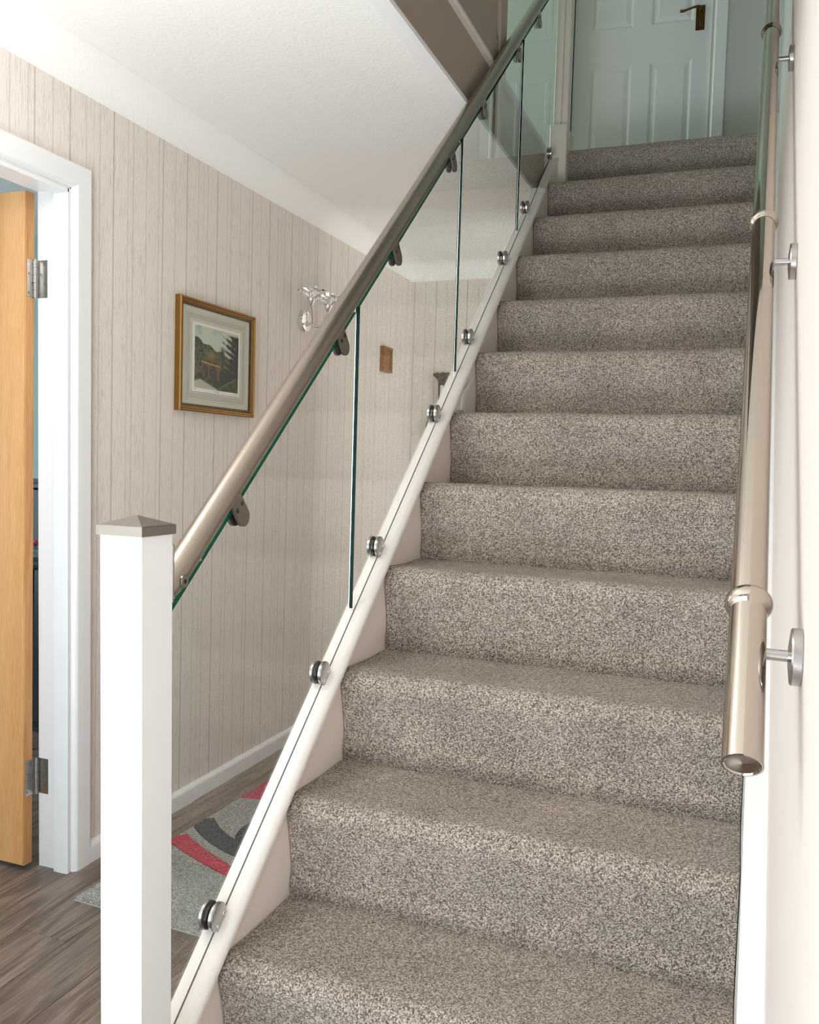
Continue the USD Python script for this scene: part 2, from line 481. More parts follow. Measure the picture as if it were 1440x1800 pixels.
part(wk, 'board_face', cat_(bx(-.034, XR, 2.341, 2.355, 0, CEIL), bx(XR, XR + .12, 2.32, YF, 2.12, CEIL)), 'wall_r', False)  # unseen boarding and lintel round the recess of the added fill
wb = thing('wall_back', 'plain front wall of the hallway behind the viewpoint', 'wall', (0, YB, 0), kind='structure')
part(wb, 'plaster_face', cat_(bx(XL - .1, -1.0, YB - .1, YB, 0, CEIL), bx(.7, XR + .1, YB - .1, YB, 0, CEIL), bx(-1.0, .7, YB - .1, YB, 0, .06), bx(-1.0, .7, YB - .1, YB, 2.25, 2.5)), 'wall_r', False)
w1 = thing('window_1', 'unseen white framed glazed entrance behind the viewpoint, letting in the front daylight', 'window', (-.15, YB, 1.4), kind='structure')  # entrance out of view, opened for the light behind the camera
part(w1, 'frame', cat_(bx(-1.0, -.94, YB - .07, YB - .01, .06, 2.25), bx(.64, .7, YB - .07, YB - .01, .06, 2.25), bx(-.94, .64, YB - .07, YB - .01, .06, .14), bx(-.94, .64, YB - .07, YB - .01, 2.19, 2.25), bx(.02, .09, YB - .07, YB - .01, .14, 2.19)), 'gloss', False)

ce = thing('ceiling', 'white textured hallway ceiling beside the stairwell opening', 'ceiling', (-.5, 1, CEIL), kind='structure')
XA = -.06            # apron face of the stairwell
part(ce, 'plaster', cat_(bx(XL, XA - .02, YB, YF, CEIL, CEIL + .05), bx(XA - .02, XR, YB, .22, CEIL, CEIL + .05), bx(XA - .02, XR + .12, 2.36, YF, CEIL - .03, CEIL + .05)), 'ceiling', False)  # runs on unseen over the lower steps to limit light upstairs
# coving: concave quarter round along the papered wall and the end wall
cv = [(0, -.092), (0, 0), (.092, 0)]
arc = [(.092 - .0905 * math.sin(a) + .0, -.0015 - .0905 * (1 - math.cos(a))) for a in np.linspace(0, math.pi / 2, 14)]
cv = [(0, -.092), (0, 0), (.092, 0)] + arc + [(.0015, -.092)]
t1 = thing('trim_1', 'white concave coving between papered wall and ceiling', 'coving', (XL, 1, CEIL), kind='structure')
part(t1, 'coving', sweep_line(cv, (XL, YB, CEIL), (XL, YF, CEIL), (1, 0, 0), (0, 0, 1)), 'ceiling', 25)
t2 = thing('trim_2', 'white concave coving along the end wall, seen through the glass', 'coving', (-.5, YF, CEIL), kind='structure')
part(t2, 'coving', sweep_line(cv, (XL, YF, CEIL), (XA - .02, YF, CEIL), (0, -1, 0), (0, 0, 1)), 'ceiling', 25)

# baseboards
sk = [(0, 0), (.017, 0), (.017, .058), (.014, .067), (.008, .073), (0, .075)]
b1 = thing('baseboard_left', 'white moulded skirting board along the papered wall', 'skirting board', (XL, 1, 0), kind='structure')
part(b1, 'board', sweep_line(sk, (XL, DY1 + .072, 0), (XL, YF, 0), (1, 0, 0), (0, 0, 1)), 'gloss', 30)
part(b1, 'board', sweep_line(sk, (XL, YB, 0), (XL, DY0 - .072, 0), (1, 0, 0), (0, 0, 1)), 'gloss', 30)
b2 = thing('baseboard_far', 'white skirting board along the end wall of the hallway', 'skirting board', (-.5, YF, 0), kind='structure')
part(b2, 'board', sweep_line(sk, (XL + .017, YF, 0), (-.04, YF, 0), (0, -1, 0), (0, 0, 1)), 'gloss', 30)

# stairwell apron, upper walls, landing
ap = thing('trim_3', 'taupe apron of the stairwell opening between white edge bead and landing skirting', 'apron', (XA, 1, CEIL), kind='structure')
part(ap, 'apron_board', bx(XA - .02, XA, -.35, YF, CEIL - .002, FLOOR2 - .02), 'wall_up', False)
part(ap, 'edge_bead', sweep_line([(0, 0), (.014, .002), (.016, .012), (.010, .022), (0, .024)], (XA, 0.22, CEIL - .02), (XA, 2.3, CEIL - .02), (1, 0, 0), (0, 0, 1)), 'trim', 40)
part(ap, 'edge_bead', sweep_line([(-.03, -.002), (0, -.002), (0, .018), (-.03, .018)], (XA, 0.22, CEIL - .018), (XA, 2.3, CEIL - .018), (1, 0, 0), (0, 0, 1)), 'trim', 40)
part(ap, 'nosing', sweep_line([(0, 0), (.014, 0), (.02, .006), (.02, .014), (.014, .02), (0, .02)], (XA, .22, FLOOR2 - .03), (XA, 2.28, FLOOR2 - .03), (1, 0, 0), (0, 0, 1)), 'string', 40)
part(ap, 'skirting', bx(XA - .01, XA + .008, -.35, 1.46, FLOOR2 - .01, FLOOR2 + .085, .003), 'wall_up', False)
wu = thing('wall_landing', 'dim taupe upper wall above the stairwell apron', 'wall', (XA, .5, FLOOR2), kind='structure')
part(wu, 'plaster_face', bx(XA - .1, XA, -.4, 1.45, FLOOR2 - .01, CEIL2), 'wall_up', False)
t4 = thing('trim_4', 'upright painted casing where the upper wall ends', 'casing', (XA, 1.49, FLOOR2), kind='structure')
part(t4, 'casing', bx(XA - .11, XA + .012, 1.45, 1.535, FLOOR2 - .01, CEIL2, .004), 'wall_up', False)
f2 = thing('floor_001', 'carpeted landing floor at the top of the stairs', 'floor', (0, 2.8, FLOOR2), kind='structure')
part(f2, 'carpet_face', cat_(bx(-3.0, XA - .02, 1.45, YF, CEIL + .06, FLOOR2 - .002), bx(XA - .02, 2.0, 10 * G + .2, YF, CEIL + .1, FLOOR2 - .002)), 'carpet', False)
wf = thing('wall_landing_far', 'pale grey landing wall around the white panelled door', 'wall', (.2, YF, FLOOR2), kind='structure')
LX0, LX1, LZ1 = -.155, .548, FLOOR2 + 1.99
part(wf, 'plaster_face', cat_(bx(-3.0, LX0, YF, YF + .1, FLOOR2 - .24, CEIL2), bx(LX1, 2.0, YF, YF + .1, FLOOR2 - .24, CEIL2), bx(LX0, LX1, YF, YF + .1, LZ1, CEIL2), bx(LX0, LX1, YF, YF + .1, FLOOR2 - .24, FLOOR2 - .002)), 'wall_land', False)
cu = thing('ceiling_001', 'white landing ceiling above the stairwell', 'ceiling', (0, 1, CEIL2), kind='structure')
part(cu, 'plaster', bx(-3.0, 2.0, -.5, YF + .1, CEIL2, CEIL2 + .05), 'ceiling', False)
wo = thing('wall_landing_sides', 'unseen dark outer walls closing the landing and stairwell', 'wall', (0, 0, FLOOR2), kind='structure')  # unseen walls in the darker paint to cut bounce into the stairwell
part(wo, 'plaster_face', cat_(bx(-3.1, -3.0, -.5, YF, FLOOR2 - .24, CEIL2), bx(2.0, 2.1, 2.2, YF, FLOOR2 - .24, CEIL2), bx(XR + .12, 2.0, 2.22, 2.32, FLOOR2 - .24, CEIL2),
                                  bx(XA, XR, .12, .22, CEIL + .05, CEIL2), bx(-3.0, XA - .1, 1.35, 1.45, FLOOR2, CEIL2)), 'wall_up', False)

# ------------------------------------------------------------------ the side room behind the oak door
RX = XL - WT
rm = thing('wall_room', 'teal painted walls of the room behind the oak door', 'wall', (-2.4, 1, 0), kind='structure')
part(rm, 'plaster_face', cat_(bx(-4.0, RX, 2.1, 2.2, 0, CEIL), bx(-4.1, -4.0, -2.4, 2.2, 0, CEIL), bx(-4.0, RX, -2.45, -2.35, 0, CEIL)), 'teal', False)
rc = thing('ceiling_002', 'white ceiling of the room behind the oak door', 'ceiling', (-2.4, 0, CEIL), kind='structure')
part(rc, 'plaster', bx(-4.0, RX, -2.4, 2.2, CEIL, CEIL + .05), 'ceiling', False)
rf = thing('floor_002', 'grey brown plank floor of the room behind the oak door', 'floor', (-2.4, 0, 0), kind='structure')
part(rf, 'plank_face', bx(-4.0, XL - .0015, -2.4, 2.2, -.05, FZ - .001), PL[1], False)

# ------------------------------------------------------------------ door 1: oak door, frame and casing
def lean(m):
    m.vertices[:, 1] += (1.03 - m.vertices[:, 2]) * .0085
    return m
dc = thing('trim_5', 'white gloss door lining and architrave around the oak door opening', 'door frame', (XL, DY1, 0), kind='structure')
# lining: reveal face at DY1, stop on the hall half
for s, yy in ((1, DY1), (-1, DY0)):
    y0, y1 = (yy, yy + .03) if s > 0 else (yy - .03, yy)
    part(dc, 'lining', lean(bx(RX - .002, XL + .002, y0, y1, 0, DZ + .03)), 'gloss', False)
    st = (yy - .013, yy) if s > 0 else (yy, yy + .013)
    part(dc, 'door_stop', lean(bx(XL - .048, XL + .004, st[0], st[1], 0, DZ, .002)), 'gloss', False)
part(dc, 'lining', bx(RX - .002, XL + .002, DY0, DY1, DZ, DZ + .03), 'gloss', False)
part(dc, 'door_stop', bx(XL - .048, XL + .004, DY0 + .013, DY1 - .013, DZ - .013, DZ, .002), 'gloss', False)
# architrave, mitred: inner edge pencil round, 66 mm wide, 17 mm thick
def arch_prof(w=.066, t=.019):
    a = [(0, 0), (w, 0), (w, t * .86), (w - .003, t)]
    a += [(.014, t), (.008, t - .002), (.003, t - .007), (0, t - .012)]
    return a
AP = arch_prof()
def architrave(y_in0, y_in1, z_in, xf):
    """profile carried round three sides with mitres; (across, proud)"""
    P = np.array(AP)
    n = len(P)
    ring = []
    for k, (yy, zz, dy, dz) in enumerate(((y_in1, 0, 1, 0), (y_in1, z_in, 1, 1), (y_in0, z_in, -1, 1), (y_in0, 0, -1, 0))):
        ring.append(np.stack([xf + P[:, 1], yy + dy * P[:, 0], zz + dz * P[:, 0]], 1))
    out = []
    for k in range(3):
        v = np.vstack([ring[k], ring[k + 1]])
        f = []
        for i in range(n):
            j = (i + 1) % n
            f += [(i, n + i, n + j), (i, n + j, j)]
        m = trimesh.Trimesh(v, f, process=False)
        cv = trimesh.convex.convex_hull(v)
        out.append(cv if False else m)
        m.fix_normals()
    return out
for m in architrave(DY0, DY1 + .0035, DZ + .004, XL):
    if m.volume < 0:
        m.invert()
    part(dc, 'architrave', lean(m), 'gloss', 35)

d1 = thing('door_1', 'open oak veneer door swung into the room on the left', 'door', (RX, DY1 - .005, 0), kind='structure')
DYF = .462           # face towards the viewer
DX1 = RX - .010
leaf = bx(DX1 - .76, DX1 - .006, DYF, DYF + .032, .028, DZ - .004, .0012)
part(d1, 'leaf', leaf, 'oak', False)
part(d1, 'lipping', bx(DX1 - .006, DX1, DYF, DYF + .032, .028, DZ - .004, .0012), 'oak_edge', False)
for zc in (1.744, .288, ):
    z0, z1 = zc - .053, zc + .053
    hp = part(d1, 'hinge', bx(DX1 - .001, DX1 + .0015, DYF + .004, DYF + .032, z0, z1, .0004), 'satin', False, label='satin steel butt hinge')
    part(hp, 'frame_plate', lean(bx(RX - .002, RX + .034, DY1 - .0015, DY1 + .001, z0, z1, .0004)), 'satin', False)
    kn = []
    for q in range(5):
        h = (z1 - z0) / 5
        kn.append(tube((DX1 + .0055, DY1 - .008, z0 + q * h + .0006), (DX1 + .0055, DY1 - .008, z0 + (q + 1) * h - .0006), .0062 if q % 2 == 0 else .0058, 16))
    kn.append(tube((DX1 + .0055, DY1 - .008, z0 - .003), (DX1 + .0055, DY1 - .008, z1 + .003), .0035, 12))
    part(hp, 'knuckle', lean(cat_(*kn)), 'satin', 40)
    for q in range(4):
        zz = z0 + .012 + q * (z1 - z0 - .024) / 3
        part(hp, 'screw', cat_(tube((RX + .010 + .014 * (q % 2), DY1 - .0024 + (1.03 - zz) * .0085, zz), (RX + .010 + .014 * (q % 2), DY1 - .001 + (1.03 - zz) * .0085, zz), .0032, 12),
                               tube((DX1 + .001, DYF + .010 + .012 * (q % 2), zz), (DX1 + .0026, DYF + .010 + .012 * (q % 2), zz), .0032, 12)), 'plate', 30)

# things glimpsed in the slot behind the oak door
cab = thing('dark_cabinet', 'tall dark cabinet glimpsed through the gap beside the oak door', 'cabinet', (-2.0, 1.7, 0))
part(cab, 'body', bx(-2.75, -1.45, 1.45, 1.85, .06, 1.09, .006), 'cabinet', False)
part(cab, 'top_shelf', bx(-2.78, -1.42, 1.43, 1.87, 1.09, 1.115, .004), 'cabinet', False)
part(cab, 'plinth', bx(-2.7, -1.5, 1.48, 1.82, FZ, .06), 'cabinet', False)
SX, SY, SZ = -1.812, 1.20, .818
st_ = thing('side_table', 'small slate grey side table in the gap beside the oak door', 'side table', (SX, SY, 0))
part(st_, 'top', lathe([(.0001, 0), (.16, 0), (.165, .008), (.16, .018), (.0001, .018)], (SX, SY, SZ - .018), (0, 0, 1), 36), 'slate', 30)
for k in range(3):
    a_ = k * 2 * math.pi / 3 + .4
    part(st_, 'leg', tube((SX + .10 * math.cos(a_), SY + .10 * math.sin(a_), SZ - .018), (SX + .15 * math.cos(a_), SY + .15 * math.sin(a_), FZ), .012, 14), 'cabinet', 40)
vs = thing('small_vase', 'small pale patterned vase with a pink flower in the gap beside the oak door', 'vase', (SX, SY, SZ))
part(vs, 'body', lathe([(.0001, 0), (.02, 0), (.034, .018), (.030, .036), (.016, .046), (.019, .052), (.014, .05)], (SX, SY, SZ), (0, 0, 1), 28), 'vase', 40)
part(vs, 'stem', tube((SX, SY, SZ + .03), (SX, SY, SZ + .062), .002, 10), 'slate', 40)
part(vs, 'flower', trimesh.creation.icosphere(2, .013).apply_translation([SX, SY, SZ + .070]), 'pink', True)

# ------------------------------------------------------------------ staircase
stc = thing('staircase', 'straight white painted staircase with closed strings', 'staircase', (.4, 0, 0))
YN0, YN1 = -.490, -.418
# left string: under the base rail, and panel down to the floor
pl = Polygon([(YN1, 0), (YN1, zl(.612, YN1)), (2.24, zl(.612, 2.24)), (2.34, zl(.612, 2.24)), (2.34, 0)])
part(stc, 'string_board', ex_x(pl, -.034, 0), 'string', False, label='cream inner string board')
# rail profile: (x, height above the slope line)
RT = .655 * 1.0
def perp(c):
    return c * CT
h0, h1 = perp(.655), perp(.603)
prof = [(-.0375, h1 + .004), (-.0375, h0 - .002), (-.0355, h0), (.002, h0), (.007, h0 - .0012), (.0125, h0 - .0045), (.0158, h0 - .009), (.0165, h0 - .0125), (.0165, h0 - .0175), (.0145, h0 - .0195), (.0085, h0 - .0205), (.0075, h0 - .024), (.006, h0 - .031), (.0045, h1), (0, h1 - .002)]
a = np.array([0, YN1, S * YN1]); b = np.array([0, 2.262, S * 2.262])
part(stc, 'base_rail', sweep_line(prof, a, b, (1, 0, 0), VD), 'rail', 28, label='white moulded base rail under the glass')
# thin dark line along the rail below the glass
part(stc, 'dark_rail_line', sweep_line([(-.0152, h0 - .001), (-.0152, h0 + .0012), (-.0130, h0 + .0012), (-.0130, h0 - .001)], a, b, (1, 0, 0), VD), 'dark_line', False, label='thin grey line on the rail')
# wall string on the right
cR = .715
pr = Polygon([(-.55, 0), (-.55, zl(cR, -.55)), (2.2, zl(cR, 2.2)), (2.34, zl(cR, 2.2)), (2.34, 2.3), (-.1, 0)])
part(stc, 'string_board', ex_x(pr, W, XR + .001), 'gloss', False, label='white wall string beside the cream wall')
# solid carcass under the carpet
cp = [(-2 * G + .014, 0)]
for k in range(-1, 12):
    zt = .4 + RISE * k - .013
    cp += [((k - 1) * G + .014, zt), (k * G + .014, zt)]
cp += [(10 * G + .2 + .014, 2.587), (10 * G + .2 + .014, 2.4), (.0, 0)]
cp = Polygon(cp[:-4] + [(10 * G + .2, 2.587), (10 * G + .2, 2.35), (.35, 0)]).buffer(0)
part(stc, 'carcass', ex_x(cp, .0310, W - .0005), 'string', False)
# little mitred bead on the inside of the string
px = [(1.092, 1.519), (1.108, 1.517), (1.030, 1.467), (1.016, 1.409), (.985, 1.409), (.999, 1.470)]
part(stc, 'trim_bead', ex_x(Polygon(px).buffer(0), -.001, .007), 'gloss', False, label='short cranked white bead on the string')
part(stc, 'trim_bead', bx(-.001, .003, .962, .972, 1.409, 1.445), 'gloss', False)
# landing newel base block that ends the rail
part(stc, 'rail_block', bx(-.042, .030, 2.235, 2.335, 2.28, 2.69, .004), 'string', False)
part(stc, 'landing_newel', cat_(bx(-.044, -.010, 2.302, 2.37, 2.69, 3.62, .003), bx(-.007, .018, 2.302, 2.37, 2.69, 3.62, .003), bx(-.03, 0., 2.308, 2.36, 2.69, 3.6)), 'string', False)

# carpet: one piece per step, waterfall over a rounded nosing
from meshkit import fbm
car = thing('stair_carpet', 'beige flecked twist pile carpet fitted over the stairs', 'carpet', (.4, 0, 0))
OV, NR = .023, .034
def step_profile(k, last=False):
    yb, z0, z1 = (k - 1) * G, .4 + RISE * (k - 1), .4 + RISE * k
    if k == -1:
        z0 = 0.0
    out = [(yb - .001, z0 - .0095)]
    for t in np.linspace(.07, 1, 16):
        h = z0 + (z1 - NR - z0 - .003) * t
        # stretched carpet: puffs out a little at the foot, draws in, then swells to the nosing
        y_ = -OV * max(0., (t - .30) / .70) ** 1.35 - .007 * math.exp(-((t - .13) / .11) ** 2)
        out.append((yb - .001 + y_, h))
    cy, cz = yb - OV + NR, z1 - NR
    for a_ in np.linspace(0.1, math.pi / 2, 9):
        out.append((cy - NR * math.cos(a_), cz + NR * math.sin(a_)))
    ye = k * G if not last else 10 * G + .2
    for t in np.linspace(.12, 1, 9):
        out.append((cy + (ye - .0002 - cy) * t, z1 - .004 * math.sin(math.pi * min(1, t * .9)) - .003 * (t > .95)))
    inner = [(ye - .0002, z1 - .012), (yb + .0135, z1 - .012), (yb + .0135, z0 - .0095)]
    return out, inner
for k in range(-1, 12):
    o, inn = step_profile(k, k == 11)
    xs = np.linspace(.0015, W - .0015, 64)
    x0e = .0315 if k >= 11 else .0015
    if k == -1:
        xs = np.linspace(.030, W - .0015, 64)
    if k >= 10:
        xs = np.linspace(.0305 if k == 11 else .0015, W - .0015, 64)
    prof_pts = np.array(o + inn)
    n = len(prof_pts)
    V = np.zeros((len(xs), n, 3))
    for i, xx in enumerate(xs):
        V[i, :, 0] = xx
        V[i, :, 1:] = prof_pts
    no = len(o)
    amp = .0085 * (fbm(V[:, :no] * np.array([7, 7, 7]) + k * 3.1, 3, 5) - .5)
    prv = np.gradient(prof_pts[:no], axis=0)
    nrm = np.stack([-prv[:, 1], prv[:, 0]], 1); nrm /= np.linalg.norm(nrm, axis=1)[:, None]
    fade = np.ones(no); fade[[0, 1, -1]] = [0, .5, 0]
    V[:, :no, 1] += amp * fade * nrm[:, 0]
    V[:, :no, 2] += amp * fade * nrm[:, 1]
    v = V.reshape(-1, 3)
    f = []
    for i in range(len(xs) - 1):
        for j in range(n):
            q = (j + 1) % n
            A, B, C_, D_ = i * n + j, i * n + q, (i + 1) * n + q, (i + 1) * n + j
            f += [(A, B, C_), (A, C_, D_)]
    pv, tri = trimesh.creation.triangulate_polygon(Polygon(prof_pts).buffer(0), engine='earcut')
    base = len(v)
    cap0 = np.column_stack([np.full(len(pv), xs[0]), pv]); cap1 = np.column_stack([np.full(len(pv), xs[-1]), pv])
    f = np.vstack([np.array(f), tri[:, ::-1] + base, tri + base + len(pv)])
    m = trimesh.Trimesh(np.vstack([v, cap0, cap1]), f, process=False)
    m.fix_normals()
    part(car, 'carpeted_step', m, 'carpet', 50)

# ------------------------------------------------------------------ newel post
nx0, nx1 = -.056, .016
nw = thing('newel_post', 'square white painted newel post with metal pyramid cap at the stair foot', 'newel post', ((nx0 + nx1) / 2, (YN0 + YN1) / 2, 0))
pm_ = bx(nx0, nx1, YN0, YN1, 0, 1.140, .0016)
pm_.vertices[:, 0] += (1.14 - pm_.vertices[:, 2]) * .0125     # the post is a shade out of plumb
part(nw, 'post', pm_, 'gloss', False)
cx, cy, hw = (nx0 + nx1) / 2, (YN0 + YN1) / 2, .0392
capv = trimesh.convex.convex_hull(np.array([(cx + sx * hw, cy + sy * hw, 1.1385) for sx in (-1, 1) for sy in (-1, 1)] + [(cx + sx * hw, cy + sy * hw, 1.1515) for sx in (-1, 1) for sy in (-1, 1)] +
                                           [(cx + sx * (hw - .001), cy + sy * (hw - .001), 1.1527) for sx in (-1, 1) for sy in (-1, 1)] + [(cx, cy, 1.166)]))
part(nw, 'cap', capv, 'plate', False, label='brushed nickel pyramid cap')

# ------------------------------------------------------------------ left handrail
XG, RR = -.020, .0214
HC = 1.386
hy0, hy1 = -.352, 2.30
A0 = np.array([XG, hy0, zl(HC, hy0)]); A1 = np.array([XG, hy1, zl(HC, hy1)])
hr = thing('banister_handrail', 'long round brushed metal handrail above the glass balustrade', 'handrail', (XG, 0, zl(HC, 0)))
part(hr, 'tube', tube(A0 + UD * .045, A1, RR, 56), 'nickel', 40)
sl0 = A0 - UD * .055
part(hr, 'sleeve', lathe([(.002, -.001), (RR * .72, .0), (RR * .96, .010), (RR * 1.03, .02), (RR * 1.03, .098), (RR * 1.01, .1), (RR * .99, .1)], sl0 + UD * .0, UD, 56), 'nickel', 30, label='plain swivel sleeve joining handrail to newel')
fp = part(hr, 'flange', bx(-.050, .0163, YN1, YN1 + .005, 1.036, 1.123, .0010), 'satin', False, label='flat steel plate on the newel post')
part(fp, 'lug', bx(XG - .006, XG + .006, YN1 + .003, YN1 + .03, sl0[2] - .012, sl0[2] + .012, .001), 'satin', False)
def disc_x(y, z, x, r, d=.0018):
    return tube((x, y, z), (x + d, y, z), r, 20)
sc = sl0 + UD * .032
def socket_screw(parent, x, y, z, r):
    p = part(parent, 'screw', lathe([(0.0001, .0022), (r * .5, .0022), (r * .5, .0006), (r * .56, .0022), (r * .85, .0022), (r, .0012), (r, 0)], (x, y, z), (1, 0, 0), 20), 'satin', 30)
    return p
lp = [(0.0001, .0006), (.001, .0006)]
part(hr, 'pivot_screw', lathe([(.0001, .001), (.0032, .001), (.0034, .004), (.0086, .004), (.0100, .0028), (.0104, 0)], (XG + RR * .95, sc[1], sc[2] - .004), (1, 0, 0), 28), 'plate', 30, label='large pivot screw with hex socket')
part(hr, 'pivot_socket', disc_x(sc[1], sc[2] - .004, XG + RR * .95 + .0008, .0036), 'dark', 30)  # dark disc painted for the shade inside the hex socket
q = sl0 + UD * .084 - VD * .012
part(hr, 'grub_screw', disc_x(q[1], q[2], XG + RR * .80, .0028), 'chrome', 30)

# tongue plates clamping the glass
def tongue(w=.0175, L0=-.016, L1=-.0745):
    body = sbox(-w, L1 + w, w, L0)
    return unary_union([body, Point(0, L1 + w).buffer(w, 20)])
BR = [-.221, .172, .461, .861, 1.150, 1.542, 1.827, 2.17]
def slab(poly_uv, x0, x1, o):
    """polygon in slope coordinates (u along, v square to it) about point o, extruded in x"""
    P = affinity.affine_transform(poly_uv, [CT, -ST, ST, CT, o[1], o[2]])
    return ex_x(P, x0, x1)
for yb_ in BR:
    o = np.array([XG, yb_, zl(HC, yb_)])
    tp = tongue()
    bk = part(hr, 'clamp_bracket', cat_(slab(tp, XG + .0068, XG + .0118, o), slab(tp, XG - .0118, XG - .0068, o), slab(sbox(-.0160, -.030, .0160, -.014), XG - .0105, XG + .0105, o)), 'plate', 30, label='rounded double plate bracket gripping the glass')
    part(bk, 'gasket', cat_(slab(affinity.scale(tp, .96, .99), XG + .0051, XG + .0069, o), slab(affinity.scale(tp, .96, .99), XG - .0069, XG - .0051, o)), 'rubber', False)
    for du, dv in ((-.0095, -.0345), (.0095, -.0345)):
        pt = o + UD * du + VD * dv
        sp = part(bk, 'screw', lathe([(.0018, .0006), (.0021, .0012), (.0036, .0010), (.0044, 0)], (XG + .0117, pt[1], pt[2]), (1, 0, 0), 18), 'dark', 30)

# ------------------------------------------------------------------ glass panels
GT = .005
GB, GTOP = .6675, 1.340
PAN = [(-.413, .273, 'clear glass balustrade panel nearest the newel post, lowest of four'),
       (.291, .966, 'second clear glass balustrade panel up from the newel post'),
       (.985, 1.633, 'third clear glass balustrade panel up from the newel post'),
       (1.651, 2.226, 'topmost clear glass balustrade panel beside the landing')]
for y0, y1, lab in PAN:
    g_ = thing('glass_balustrade', lab, 'glass balustrade', (XG, (y0 + y1) / 2, zl(GB, (y0 + y1) / 2)), group='glass balustrade panels')
    P = Polygon([(y0, zl(GB, y0)), (y1, zl(GB, y1)), (y1, zl(GTOP, y1)), (y0, zl(GTOP, y0))])
    e = .0012
    m = ex_x(P.buffer(-e, join_style=2), XG - GT, XG + GT)
    # pane: only the two large faces; edge strips carry painted light tones
    fn = m.face_normals
    m.update_faces(np.abs(fn[:, 0]) > .9)
    part(g_, 'pane', m, 'glass', False)
    def strip(pa, pb, xa=XG - GT):
        v_ = [(xa, *pa), (XG + GT, *pa), (XG + GT, *pb), (xa, *pb)]
        return trimesh.Trimesh(np.array(v_), [(0, 1, 2), (0, 2, 3)], process=False)
    c_ = [(y0, zl(GB, y0)), (y1, zl(GB, y1)), (y1, zl(GTOP, y1)), (y0, zl(GTOP, y0))]
    part(g_, 'polished_edge', strip(c_[0], c_[3]), 'glass_edge', False, label='near black green upright edge')
    part(g_, 'top_edge', strip(c_[3], c_[2]), 'glass_edge_top_lit', False, label='sloping top edge with transmitted light painted bright green')
    if y1 < 2.2:
        part(g_, 'glint_edge', strip(c_[2], c_[1], XG + GT - .0024), 'glass_edge_glint', False, label='upright edge with its bright reflection painted pale')

# ------------------------------------------------------------------ D shaped glass clamps on the base rail
CL = [(-.231, 'lowest steel glass clamp, on the base rail just above the newel post'), (.157, 'second steel glass clamp up the base rail, under the lowest panel\'s upper end'),
      (.438, 'third steel glass clamp up the base rail, at the foot of the second panel'), (.829, 'fourth steel glass clamp up the base rail, in front of the barometer'),
      (1.120, 'fifth steel glass clamp up the base rail, just above the barometer'), (1.491, 'sixth steel glass clamp up the base rail, at the upper end of the third panel'),
      (1.781, 'seventh steel glass clamp up the base rail, second from the landing'), (2.152, 'topmost steel glass clamp, beside the landing block')]
R_ = .0245
dshape = Point(0, .0185).buffer(R_, 32).intersection(sbox(-.1, 0, .1, .1))
dshape = unary_union([dshape, sbox(-.0185, 0, .0185, .012)])
def clamp_base(y):
    return np.array([XG, y, zl(.655, y)]) + UD * .0
src = None
for y, lab in CL:
    o = clamp_base(y)
    if src is None:
        src = thing('glass_clamp', lab, 'glass clamp', o, group='glass clamps on the base rail')
        rnd = dshape
        def plate(xa, xb, s):
            inner = dshape.buffer(-.0016)
            out = slab(dshape, min(xa, xb - s * .0015) if s > 0 else xa + .0015, (xb - .0015) if s > 0 else xb, o)
            face = slab(inner, (xb - .0016) if s > 0 else xa, xb if s > 0 else xa + .0016, o)
            return cat_(out, face)
        part(src, 'front_plate', plate(XG + .0068, XG + .0132, 1), 'satin', 30)
        part(src, 'rear_plate', plate(XG - .0132, XG - .0068, -1), 'satin', 30)
        part(src, 'base', slab(sbox(-.0175, 0, .0175, .0035), XG - .0126, XG + .0126, o), 'satin', False)
        gk = dshape.buffer(-.0012).difference(sbox(-.1, -.01, .1, .0036))
        part(src, 'gasket', cat_(slab(gk, XG + .0051, XG + .0069, o), slab(gk, XG - .0069, XG - .0051, o)), 'rubber', False, label='black rubber gasket')
        for du in (-.0118, .0118):
            pt = o + UD * du + VD * .0085
            s_ = part(src, 'screw', lathe([(.0017, .0004), (.0020, .0010), (.0034, .0010), (.0038, .0003), (.0038, 0)], (XG + .0131, pt[1], pt[2]), (1, 0, 0), 18), 'chrome', 30)
            part(s_, 'socket', tube((XG + .0131, pt[1], pt[2]), (XG + .0136, pt[1], pt[2]), .0019, 12), 'dark', False)  # shade in the screw hole painted as a dark disc
    else:
        copy_of(src, o, lab, 'glass clamps on the base rail')

# ------------------------------------------------------------------ right handrail
XH, HR = .8045, .0185
HC2 = 1.56
def tube_pt(y):
    return np.array([XH, y, zl(HC2, y)])
def row_y(row, dx=0.):
    """y of the handrail axis point that the viewer sees at an image row (used once to read positions off the photograph)"""
    lo, hi = -1.0, 3.0
    for _ in range(60):
        mid = (lo + hi) / 2
        d = tube_pt(mid) - EYE
        r_ = 900 - FPX * (d @ up) / (d @ fw)
        lo, hi = (mid, hi) if r_ > row else (lo, mid)
    return (lo + hi) / 2
RH = {r_: row_y(r_) for r_ in (1345, 1062, 392, 57, 1143, 460, 105)}
h2 = thing('wall_handrail', 'polished steel tube handrail on short wall brackets beside the cream wall', 'handrail', tube_pt(0))
ye, y1_, y2_, y3_ = RH[1345], RH[1062], RH[392], RH[57]
for a_, b_ in ((ye, y1_), (y1_, y2_), (y2_, y3_), (y3_, 2.05)):
    part(h2, 'tube', tube(tube_pt(a_), tube_pt(b_), HR, 56, caps=(b_ == 2.05)), 'steel', 40)
part(h2, 'end_cap', lathe([(.0001, .0015), (.0150, .001), (.0166, -.0005), (HR - .001, -.0005), (HR, .0), (HR, .004)], tube_pt(ye), UD, 48), 'steel', 25, label='flat polished end cap')
